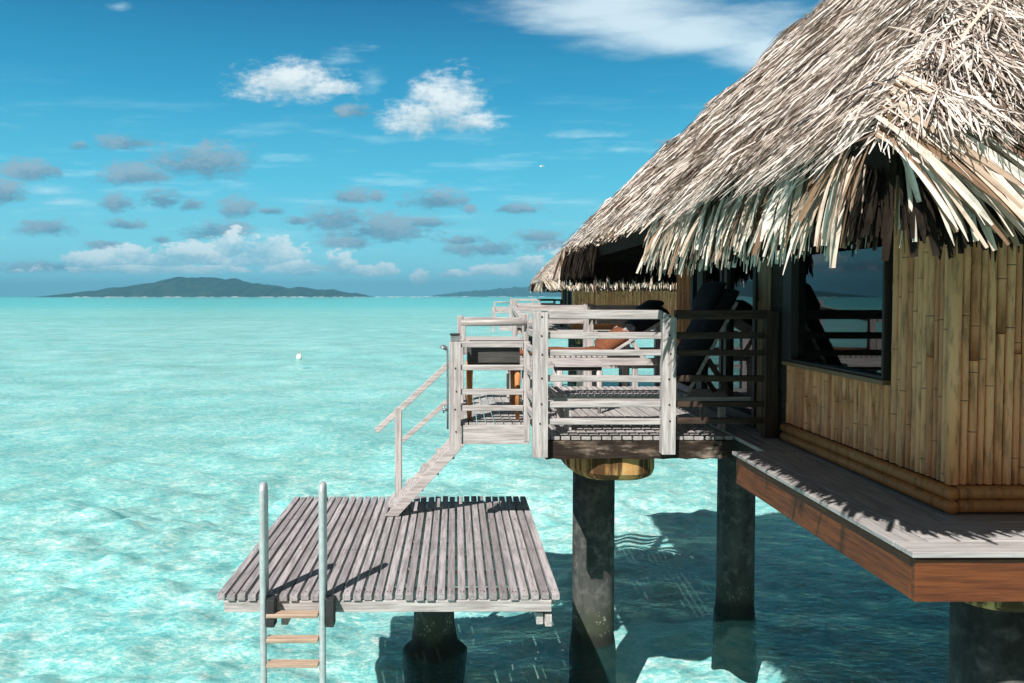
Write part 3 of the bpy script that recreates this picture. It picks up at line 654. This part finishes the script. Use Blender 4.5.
# terrace floor
def planks(x0, x1, y0, y1, z, pitch, w, th, mb):
    n = int(round((x1-x0)/pitch)); p = (x1-x0)/n
    for k in range(n): mb.box(x0+k*p+random.uniform(0, .002), x0+k*p+p*w, y0+random.uniform(-.008, .008), y1, z-th+random.uniform(-.001, .001), z+random.uniform(-.002, .002))
tf = MB(); planks(0.72, 2.10, 6.84, 10.5, DECK, 0.085, 0.86, 0.03, tf); planks(2.112, 2.345, 6.84, 10.5, DECK, 0.085, 0.86, 0.03, tf); planks(2.36, 2.69, 6.21, 10.5, DECK, 0.085, 0.86, 0.03, tf); planks(0.05, 0.70, 7.57, 10.5, DECK, 0.085, 0.88, 0.03, tf)
tf.build('terrace_floor', M['deck'], bung, bevel=0.003)
b = MB()                                    # gnarled front beam
n = 24
for i in range(n+1):
    x = 0.76+(2.335-0.76)*i/n; j = lambda: random.uniform(-.007, .007)
    b.v += [(x, 6.82+j(), DECK-.185+j()), (x, 6.95, DECK-.185), (x, 6.95, DECK-.034), (x, 6.82+j(), DECK-.034-abs(j()))]
    if i: o4 = 4*(i-1); b.f += [(o4+a, o4+(a+1) % 4, o4+4+(a+1) % 4, o4+4+a) for a in range(4)]
b.f += [(3, 2, 1, 0), (4*n, 4*n+1, 4*n+2, 4*n+3)]
b.build('terrace_beam', M['beam'], bung)
b = MB(); b.box(0.06, 0.69, 7.545, 7.565, DECK-0.19, DECK-0.015); b.build('terrace_beam', M['greyX'], bung, bevel=0.003)
b = MB()
for x in (0.10, 0.80, 1.5, 2.05): b.box(x, x+0.07, 7.60 if x < .5 else 6.96, 10.45, DECK-0.18, DECK-0.035)
b.build('floor_joist', M['dark'], bung)
# concrete piles, each with its cap
def pile(x, y, r, ztop, cap=None):
    jit = lambda an, z: 1+0.012*math.sin(3*an+z*4)+0.01*math.sin(5*an-z*7)
    prof = [(r*1.25, -0.75), (r*1.12, -0.3), (r*1.14, -0.10), (r*1.08, 0.02), (r*1.01, 0.12), (r, 0.3), (r, 0.9), (r, ztop)]
    p = MB().lathe(x, y, prof, 36, jit).build('pile', M['concrete'], bung, smooth=True)
    if cap: MB().lathe(x+cap[0], y+cap[4], [(cap[1]*.86, ztop-.001), (cap[1]*.97, ztop+.03), (cap[1], ztop+.07), (cap[1], cap[2])], cap[3]).build('pile_cap', M['cap'], p)
    return p
pl_ = pile(1.39, 8.15, 0.208, DECK-0.40)
b = MB(); ncap = 44
for (f, z_) in ((.88, DECK-.401), (.97, DECK-.37), (1.0, DECK-.33), (1.0, DECK-.19)):
    for k in range(ncap):
        an = 2*math.pi*k/ncap; cx_ = abs(math.cos(an))**.6*math.copysign(1, math.cos(an)); sy_ = abs(math.sin(an))**.8*math.copysign(1, math.sin(an))
        b.v.append((1.40+.41*f*cx_, 7.80+.94*f*sy_, z_))
for i in range(3):
    for k in range(ncap): b.f.append((i*ncap+k, i*ncap+(k+1) % ncap, (i+1)*ncap+(k+1) % ncap, (i+1)*ncap+k))
b.f += [tuple(reversed(range(ncap))), tuple(3*ncap+k for k in range(ncap))]
b.build('pile_cap', M['cap'], pl_, smooth=False)
pile(3.08, 8.9, 0.20, DECK-0.24)
pile(3.0, 4.50, 0.205, DECK-0.50, (0.0, 0.25, DECK-0.237, 30, 0.0))
pile(6.6, 4.4, 0.2, DECK-0.24); pile(6.6, 8.9, 0.2, DECK-0.24); pile(4.8, 6.6, 0.2, DECK-.24)

# ------------------------------------------------------------------ terrace railing
rail = thing('terrace_railing', 'bleached timber railing round the near terrace with thick square posts', 'railing', (1.3, 6.78, DECK), 'terrace railings')
def zc(d): return CAMZ-d
M['rust'] = plain('rusty_bolt', (0.06, 0.035, 0.025), 0.7)
BO = (.17, .33, .47, .685, .90, 1.04)
def post(x, y, z0, z1, w, d, cut=0.0, bolts=(), mat='greyZ'):
    b = MB(); b.hexa([(x-w/2, y-d/2, z0), (x+w/2, y-d/2, z0), (x+w/2, y+d/2, z0), (x-w/2, y+d/2, z0), (x-w/2, y-d/2, z1), (x+w/2, y-d/2, z1-cut), (x+w/2, y+d/2, z1-cut), (x-w/2, y+d/2, z1)])
    b.mi = [0]*len(b.f)
    for dz in bolts:
        for sx in (random.uniform(-.02, .02),):
            b0 = len(b.v); xc, zc_ = x+sx, CAMZ-dz+random.uniform(-.012, .012)
            for yy in (y-d/2-.004, y-d/2+.002):
                for k in range(8): b.v.append((xc+.0055*math.cos(k*.785), yy, zc_+.0055*math.sin(k*.785)))
            for k in range(8): b.f.append((b0+k, b0+(k+1) % 8, b0+8+(k+1) % 8, b0+8+k))
            b.f.append(tuple(b0+k for k in range(8)))
    b.mi += [1]*(len(b.f)-len(b.mi))
    return b.build('post', [M[mat], M['rust']], rail, bevel=0.006 if not bolts else 0.003)
YR = 6.77
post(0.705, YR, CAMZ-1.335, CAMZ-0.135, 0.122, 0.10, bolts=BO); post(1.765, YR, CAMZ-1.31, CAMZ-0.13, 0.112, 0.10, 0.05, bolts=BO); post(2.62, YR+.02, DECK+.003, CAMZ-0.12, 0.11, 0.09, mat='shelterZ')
RZS = [(.154, .075), (.325, .055), (.467, .048), (.683, .052), (.898, .048), (1.0375, .05)]
for d, h in RZS:
    for (xa, xb) in ((0.768, 1.707), (1.823, 2.563)):
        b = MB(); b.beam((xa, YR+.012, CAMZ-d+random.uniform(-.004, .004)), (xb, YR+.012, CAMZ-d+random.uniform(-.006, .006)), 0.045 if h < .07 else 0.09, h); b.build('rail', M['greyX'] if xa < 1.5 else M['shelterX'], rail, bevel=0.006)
# short return between the two fronts
for d, h in RZS[1:]:
    b = MB(); b.beam((0.695, YR+.055, CAMZ-d), (0.675, 7.53, CAMZ-d), 0.035, h); b.build('rail', M['greyY'], rail, bevel=0.004)
post(0.665, 7.57, DECK-.17, CAMZ-0.42, 0.06, 0.06)
# lower section beside the stairs
post(0.0, 7.55, DECK-0.24, CAMZ-0.42, 0.105, 0.10, bolts=(.66, .885, 1.035, 1.25))
for d, h in ((.445, .055), (.66, .048), (.885, .05), (1.035, .048)):
    b = MB(); b.beam((0.055, 7.55, CAMZ-d), (0.632, 7.55, CAMZ-d), 0.045, h); b.build('rail', M['greyX'], rail, bevel=0.005)
post(0.075, 7.552, CAMZ-.415, CAMZ-.22, 0.045, 0.045); post(0.655, 7.60, CAMZ-.415, CAMZ-.22, 0.03, 0.03)
b = MB(); b.tube([(0.055, 7.55, CAMZ-.25), (0.66, 7.552, CAMZ-.245)], 0.030, 10); b.build('rail', M['greyX'], rail, smooth=True)
# far side and seaward side
YF = 10.45
post(1.70, YF, DECK-.1, CAMZ-.10, 0.12, 0.10); post(0.76, YF, DECK-.1, CAMZ-.05, 0.06, 0.08); post(2.60, YF, DECK-.1, CAMZ-.12, 0.1, 0.09)
for d, h in RZS:
    for (xa, xb) in ((0.79, 1.64), (1.76, 2.55)):
        b = MB(); b.beam((xa, YF, CAMZ-d), (xb, YF, CAMZ-d), 0.05, h); b.build('rail', M['greyX'], rail, bevel=0.004)
post(0.06, 9.1, DECK-.1, CAMZ-.22, 0.07, 0.07)
b = MB(); b.beam((0.09, 9.1, CAMZ-.26), (0.73, 9.1, CAMZ-.26), 0.06, .05); b.build('rail', M['greyX'], rail, bevel=0.004)
b = MB(); b.beam((0.09, 9.1, CAMZ-.55), (0.73, 9.1, CAMZ-.55), 0.03, .20); b.build('rail', M['greyX'], rail, bevel=0.004)
b = MB(); b.beam((0.75, 9.15, CAMZ-.26), (0.75, YF-.05, CAMZ-.16), 0.06, .06); b.build('rail', M['greyY'], rail, bevel=0.004)
post(0.78, 9.1, DECK-.1, CAMZ-.20, 0.07, 0.07)

# ------------------------------------------------------------------ stairs down to the platform
PZ = CAMZ-2.17
st = thing('staircase', 'narrow weathered wooden steps down from terrace to platform with one handrail', 'stairs', (-0.35, 8.3, PZ))
for yy in (8.02, 8.52):
    b = MB(); x0, z0, x1, z1 = -0.66, PZ+0.005, 0.12, DECK-0.19
    b.hexa([(x0-.03, yy-.022, z0), (x0+.10, yy-.022, z0), (x0+.10, yy+.022, z0), (x0-.03, yy+.022, z0), (x1-.05, yy-.022, z1+.02), (x1+.08, yy-.022, z1+.02), (x1+.08, yy+.022, z1+.02), (x1-.05, yy+.022, z1+.02)])
    b.build('stringer', M['greyX'], st, bevel=0.004)
for k in range(5):
    f = (k+0.5)/5.0; x = -0.62+f*0.77; z = PZ+f*(DECK-0.19-PZ)
    b = MB(); b.box(x-.115, x+.075, 8.045, 8.495, z-.0, z+.028); b.build('tread', M['greyY'], st, bevel=0.004)
b = MB(); b.box(-0.63, -0.56, 8.55, 8.62, PZ+.004, CAMZ-1.17); b.build('handrail_post', M['greyZ'], st, bevel=0.004)
b = MB(); b.beam((-0.83, 8.58, CAMZ-1.42), (-0.05, 8.58, CAMZ-0.70), 0.055, 0.06); b.build('handrail', M['greyX'], st, bevel=0.006)
b = MB(); b.beam((-0.555, 8.58, CAMZ-1.52), (-0.05, 8.58, CAMZ-1.08), 0.04, 0.05); b.build('handrail', M['greyX'], st, bevel=0.004)
b = MB(); b.box(-0.06, 0.0, 8.55, 8.62, DECK-.18, CAMZ-.62); b.build('handrail_post', M['greyZ'], st, bevel=0.004)

sh = thing('outdoor_shower', 'thin outdoor shower pipe with small head and tap beside the stair post', 'shower', (-0.075, 7.56, DECK-.1))
b = MB(); b.tube([(-0.068, 7.55, DECK-.05), (-0.068, 7.55, CAMZ-.8), (-0.070, 7.55, CAMZ-.50), (-.078, 7.55, CAMZ-.47), (-.10, 7.55, CAMZ-.465)], 0.009, 8); b.build('pipe', M['steel'], sh, smooth=True)
b = MB(); b.tube([(-0.095, 7.55, CAMZ-.455), (-0.105, 7.55, CAMZ-.475), (-0.112, 7.55, CAMZ-.49)], [0.014, 0.03, 0.034], 12); b.build('shower_head', M['steel'], sh, smooth=True)
b = MB(); b.tube([(-0.075, 7.54, DECK+.13), (-0.115, 7.54, DECK+.13)], 0.013, 8); b.tube([(-0.105, 7.54, DECK+.10), (-0.105, 7.54, DECK+.165)], 0.008, 8); b.build('tap', M['steel'], sh, smooth=True)
ll = thing('post_lamp', 'small dark square lamp cap on the short stair post', 'lamp', (0.0, 7.55, CAMZ-.42))
b = MB(); b.box(-.04, .04, 7.51, 7.59, CAMZ-.419, CAMZ-.36); b.build('lamp_body', M['steel'], ll, bevel=0.006)
b = MB(); b.box(-.047, .047, 7.503, 7.597, CAMZ-.36, CAMZ-.345); b.build('lamp_cap', M['bracket'], ll, bevel=0.004)

# ------------------------------------------------------------------ swimming platform
PX0, PX1, PY0, PY1 = -1.735, 0.785, 5.90, 8.82
pf = thing('swim_platform', 'square slatted timber swimming platform standing low over the lagoon', 'platform', (-0.45, 7.3, 0))
sm = MB(); nS = 33; p = (PX1-PX0)/nS; nails = MB()
for k in range(nS):
    x0 = PX0+k*p+random.uniform(-.002, .002); x1 = x0+p*0.75; yj = random.uniform(-.014, .010)
    dz = random.uniform(-.003, .003); tl = random.uniform(-.003, .003); xe = random.uniform(-.004, .004)
    sm.hexa([(x0, PY0+yj, PZ-.046), (x1, PY0+yj, PZ-.046), (x1+xe, PY1+yj, PZ-.046), (x0+xe, PY1+yj, PZ-.046), (x0, PY0+yj, PZ+dz), (x1, PY0+yj, PZ+dz+tl), (x1+xe, PY1+yj, PZ+dz), (x0+xe, PY1+yj, PZ+dz+tl)])
    for yy in (PY0+0.06, PY0+1.05, PY0+2.0, PY1-0.08):
        for fx in ((.3, .7) if random.random() < .5 else (.5,)):
            xx = x0+p*.76*fx; yn = yy+random.uniform(-.02, .02); zz = PZ+max(dz, dz+tl)+.0012; b0 = len(nails.v)
            for an in range(6): nails.v.append((xx+.0065*math.cos(an*1.047), yn+.0075*math.sin(an*1.047), zz))
            nails.f.append(tuple(b0+i for i in range(6)))
b0 = len(sm.v); sm.mi = [0]*len(sm.f)+[1]*len(nails.f); sm.v += nails.v; sm.f += [tuple(b0+i for i in f) for f in nails.f]
sm.build('slat_deck', [M['slat'], plain('rusty_nail', (0.03, 0.022, 0.018), 0.8)], pf, bevel=0.004)
b = MB(); b.beam((PX0+.05, PY0+.03, PZ-.093), (PX1-.08, PY0+.03, PZ-.093), 0.04, 0.085); b.build('fascia_board', M['greyX'], pf, bevel=0.004)
for yy in (6.15, 6.53, 6.91, 7.29, 7.67, 8.05, 8.43, 8.76):
    b = MB(); b.beam((PX0+.05, yy, PZ-.105), (PX1-.03, yy, PZ-.105), 0.06, 0.112); b.build('joist', M['greyX'], pf, bevel=0.004)
for xx in (PX0+0.48, PX1-0.16, PX1-0.10):
    b = MB(); b.box(xx-.025, xx+.025, PY0+.02 if xx > 0.63 else PY0+.06, PY1-.05, PZ-.25, PZ-.163); b.build('beam', M['greyY'], pf, bevel=0.004)
b = MB(); b.box(PX0+.3, PX1-.04, 7.92, 8.08, PZ-.36, PZ-.252); b.build('beam', M['greyX'], pf, bevel=0.004)
jit = lambda an, z: 1+0.015*math.sin(3*an+z*4)+(0.10*math.sin(4*an+1)+.06*math.sin(7*an) if z < .1 else 0)
MB().lathe(-0.21, 8.0, [(0.29, -.75), (0.25, -.5), (0.29, -.06), (0.29, .0), (0.25, .05), (0.205, .09), (0.20, .3), (0.20, PZ-.361)], 36, jit).build('pile', M['concrete'], pf, smooth=True)

ld = thing('swim_ladder', 'pale metal swim ladder with wooden treads at the front of the platform', 'ladder', (-1.14, 5.70, 0))
for xx in (-1.378, -0.953):
    b = MB(); b.tube([(xx, 5.82, -0.7), (xx, 5.82, 0.5), (xx, 5.82, PZ+.68), (xx, 5.822, PZ+.77), (xx, 5.835, PZ+.802), (xx, 5.865, PZ+.815), (xx, 5.89, PZ+.805), (xx, 5.902, PZ+.77), (xx, 5.905, PZ+.43), (xx, 5.902, PZ+.004)], 0.024, 12); b.build('side_rail', M['metal'], ld, smooth=True)
    b = MB(); b.box(xx+.027, xx+.085, 5.79, 5.892, PZ-.20, PZ+.0); b.build('bracket', M['bracket'], ld, bevel=0.004)
for zz in (PZ-.115, PZ-.295, PZ-.475, PZ-.655, PZ-.84, PZ-1.02, PZ-1.2, PZ-1.38, PZ-1.56):
    b = MB(); b.box(-1.351, -0.980, 5.78, 5.865, zz-.016, zz+.014); b.build('tread', M['tread'], ld, bevel=0.006)

# ------------------------------------------------------------------ terrace furniture
def lounger(label, loc, seat_mat, seat, knee, back_top, angle=52, rise=0.0, strut='greyZ'):
    t = thing('sun_lounger', label, 'sun lounger', loc, 'sun loungers on the terrace')
    x, y, z = loc; z += rise
    for s in (-1, 1):
        b = MB(); b.box(x, x+1.72, y+s*.30-.018, y+s*.30+.018, z+.22, z+.30); b.build('side_board', M['greyX'], t, bevel=0.004)
        for xx in (x+.10, x+1.45):
            b = MB(); b.box(xx, xx+.06, y+s*.262-.02, y+s*.262+.02, z-rise+.003, z+.215); b.build('leg', M['greyZ'], t, bevel=0.003)
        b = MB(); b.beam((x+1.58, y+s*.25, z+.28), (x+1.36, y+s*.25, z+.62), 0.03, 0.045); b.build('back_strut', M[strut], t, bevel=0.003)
    b = MB()
    for k in range(20): b.box(x+.02+k*.058, x+.02+k*.058+.042, y-.318, y+.318, z+.302, z+.322)
    b.build('slat_bed', M['greyY'], t, bevel=0.002)
    ang = R(angle); L = back_top; px, pz = x+1.18, z+.33; dx, dz = math.cos(ang), math.sin(ang)
    b = MB(); b.beam((px, y, pz), (px+dx*L, y, pz+dz*L), 0.56, 0.03, (-dz, 0, dx)); b.build('backrest', M['greyX'], t, bevel=0.004)
    def pad(name, pts, half, th, mat):
        n = len(pts); mb = MB()
        prof = [(-half, .25), (-half*.97, .8), (-half*.85, 1), (0, 1.05), (half*.85, 1), (half*.97, .8), (half, .25), (half*.9, 0), (-half*.9, 0)]
        for i, (pp, nn) in enumerate(pts):
            e = 0.55 if i in (0, n-1) else 1
            for (yy, hh) in prof: mb.v.append((pp[0]+nn[0]*th*hh*e, y+yy*(0.96 if e < 1 else 1), pp[1]+nn[1]*th*hh*e))
        m_ = len(prof)
        for i in range(n-1):
            for k in range(m_): mb.f.append((i*m_+k, i*m_+(k+1) % m_, (i+1)*m_+(k+1) % m_, (i+1)*m_+k))
        mb.f.append(tuple(range(m_))); mb.f.append(tuple((n-1)*m_+k for k in reversed(range(m_))))
        return mb.build(name, mat, t, smooth=True)
    if seat: 
        pts = [((x+a, z+.325+h), (0, 1)) for a, h in ((.02, 0), (.06, .0), (.35, .0), (.68, .012), (.80, knee*.55), (.90, knee), (.98, knee*.8), (1.10, .02), (1.16, .0))]
        pad('seat_cushion', pts, .28, .055, seat_mat)
        pts = [((px-dz*.018+dx*L*f, pz+dx*.018+dz*L*f), (-dz, dx)) for f in (-.02, .02, .25, .42, .46)]
        pad('lumbar_cushion', pts, .285, .13, seat_mat)
    pts = [((px-dz*.016+dx*L*f, pz+dx*.016+dz*L*f), (-dz, dx)) for f in ((.06, .10, .45, .50, .55, .92, 1.06, 1.10) if not seat else (.47, .50, .55, .92, 1.06, 1.10))]
    bc = pad('back_cushion', pts, .29, .12, M['cush_dark'])
    pts = [((px-dz*.14+dx*L*f, pz+dx*.14+dz*L*f), (-dz, dx)) for f in (.80, .84, .95, 1.06, 1.12)]
    pc = pad('head_pillow', pts, .25, .08, M['cush_dark'])
    return t
lounger('dark cushioned sun lounger with bare slatted foot end behind the front railing', (0.86, 7.42, DECK+.002), None, False, 0, 0.90, 62, 0.0, 'shelterZ')  # darker back struts have their shade put into the colour
lounger('sun lounger with terracotta seat cushion and black back cushion behind the side table', (0.50, 9.25, DECK+.002), M['cush_brown'], True, 0.0, 0.74, 32, 0.20)
def table(name, label, x0, x1, y0, y1, h, top_mat, apron, leg_mat, cat):
    t = thing(name, label, cat, ((x0+x1)/2, (y0+y1)/2, DECK+.002)); z = DECK+.002
    b = MB(); n = max(3, int((y1-y0)/.1)); p_ = (y1-y0)/n
    for k in range(n): b.box(x0, x1, y0+k*p_, y0+(k+1)*p_-.006, z+h-.03, z+h)
    b.build('table_top', top_mat, t, bevel=0.003)
    b = MB(); b.box(x0+.03, x1-.03, y0+.03, y1-.03, z+h-apron, z+h-.032); b.build('apron', M['chestwood'], t, bevel=0.003)
    for xx in (x0+.05, x1-.05):
        for yy in (y0+.05, y1-.05):
            b = MB(); b.tube([(xx, yy, z), (xx, yy, z+h-apron+.001)], [0.018, 0.032], 8); b.build('leg', leg_mat, t, smooth=True)
    return t
table('side_table', 'low weathered side table standing between the two sun loungers', 1.0, 1.5, 8.15, 8.55, 0.50, M['greyX'], 0.07, M['greyZ'], 'table')
table('wooden_table', 'pale topped table with deep dark apron in the corner above the stairs', 0.09, 0.645, 7.72, 8.45, 0.76, M['greyX'], 0.24, M['brown'], 'table')

# ------------------------------------------------------------------ the neighbouring bungalow, further along the row
DX, DY = 1.40, 24.4
nb_ = copy_tree(bung); nb_.location = (5.0+DX+.25, 7.2+DY, 0); nb_.rotation_euler.z = R(-3); nb_['label'] = 'distant thatched bungalow seen small between the terrace and the near roof'
nr_ = copy_tree(rail); nr_.location = (1.3+DX+.05, 6.78+DY+.2, DECK); nr_.rotation_euler.z = R(-3); nr_['label'] = 'small distant white railing in front of the farther bungalow'

sf = MB()                                                      # low line of surf on the reef before the islands
for (xa, xb, Yr) in ((-1150, -420, 2480), (-560, -90, 2600), (-300, 900, 3600)):
    n = 160; b0 = len(sf.v)
    for i in range(n+1):
        x = xa+(xb-xa)*i/n; h = max(0.05, 1.3*(math.sin(i*.31)*.5+math.sin(i*.83+1)*.4+random.uniform(-.2, .9)))
        sf.v += [(x, Yr-14, 0.02), (x, Yr, h), (x, Yr+14, 0.02)]
    for i in range(n): sf.f += [(b0+3*i, b0+3*i+3, b0+3*i+4, b0+3*i+1), (b0+3*i+1, b0+3*i+4, b0+3*i+5, b0+3*i+2)]
sf = sf.build('surf_foam', plain('white_foam', (0.85, 0.87, 0.87), 0.9), smooth=True); sf['kind'] = 'stuff'
# ------------------------------------------------------------------ buoy and bird
by = thing('mooring_buoy', 'small white mooring buoy floating on the open lagoon', 'buoy', (-8.75, 46, 0))
MB().lathe(-8.75, 46, [(0.06, -.14), (0.15, -.06), (0.17, .04), (0.16, .14), (0.10, .22), (0.05, .26)], 18).build('float', plain('white_buoy_plastic', (0.8, 0.78, 0.74), 0.5), by, smooth=True)
MB().tube([(-8.75, 46, .25), (-8.75, 46, .38)], [0.045, 0.025], 8).build('top_ring', plain('orange_buoy_top', (0.55, 0.30, 0.16), 0.6), by, smooth=True)
bd = MB(); bx_, by_, bz_ = 7.4, 70.0, 14.5
bd.tube([(bx_-.22, by_, bz_), (bx_-.12, by_, bz_+.01), (bx_+.05, by_, bz_), (bx_+.22, by_, bz_-.02)], [0.02, 0.06, 0.055, 0.01], 8)
for s in (-1, 1):
    b0 = len(bd.v); bd.v += [(bx_-.10, by_, bz_+.02), (bx_+.06, by_, bz_+.02), (bx_+.02, by_+s*.22, bz_+.12), (bx_-.08, by_+s*.22, bz_+.12), (bx_+.10, by_+s*.48, bz_+.08), (bx_-.10, by_, bz_+.035), (bx_+.06, by_, bz_+.035), (bx_+.02, by_+s*.22, bz_+.13), (bx_-.08, by_+s*.22, bz_+.13)]
    bd.f += [(b0, b0+1, b0+2, b0+3), (b0+3, b0+2, b0+4), (b0+5, b0+6, b0+7, b0+8), (b0+8, b0+7, b0+4)]
tag(bd.build('seabird', plain('white_feathers', (0.8, 0.8, 0.8)), None, smooth=True), 'tiny white seabird flying in the sky left of the roof', 'bird')

# ------------------------------------------------------------------ the air
hb = MB().box(-6500, 7500, -400, 9500, -4.0, 150.0).build('haze', None); hb['kind'] = 'stuff'
m = bpy.data.materials.new('humid_air'); m.use_nodes = True; t = m.node_tree; t.nodes.clear(); q = NT(t)
o_ = q.n('ShaderNodeOutputMaterial'); pv = q.n('ShaderNodeVolumePrincipled'); pv.inputs['Density'].default_value = 0.00020
pv.inputs['Color'].default_value = (0.20, 0.60, 0.84, 1); t.links.new(pv.outputs[0], o_.inputs['Volume'])
hb.data.materials.clear(); hb.data.materials.append(m)
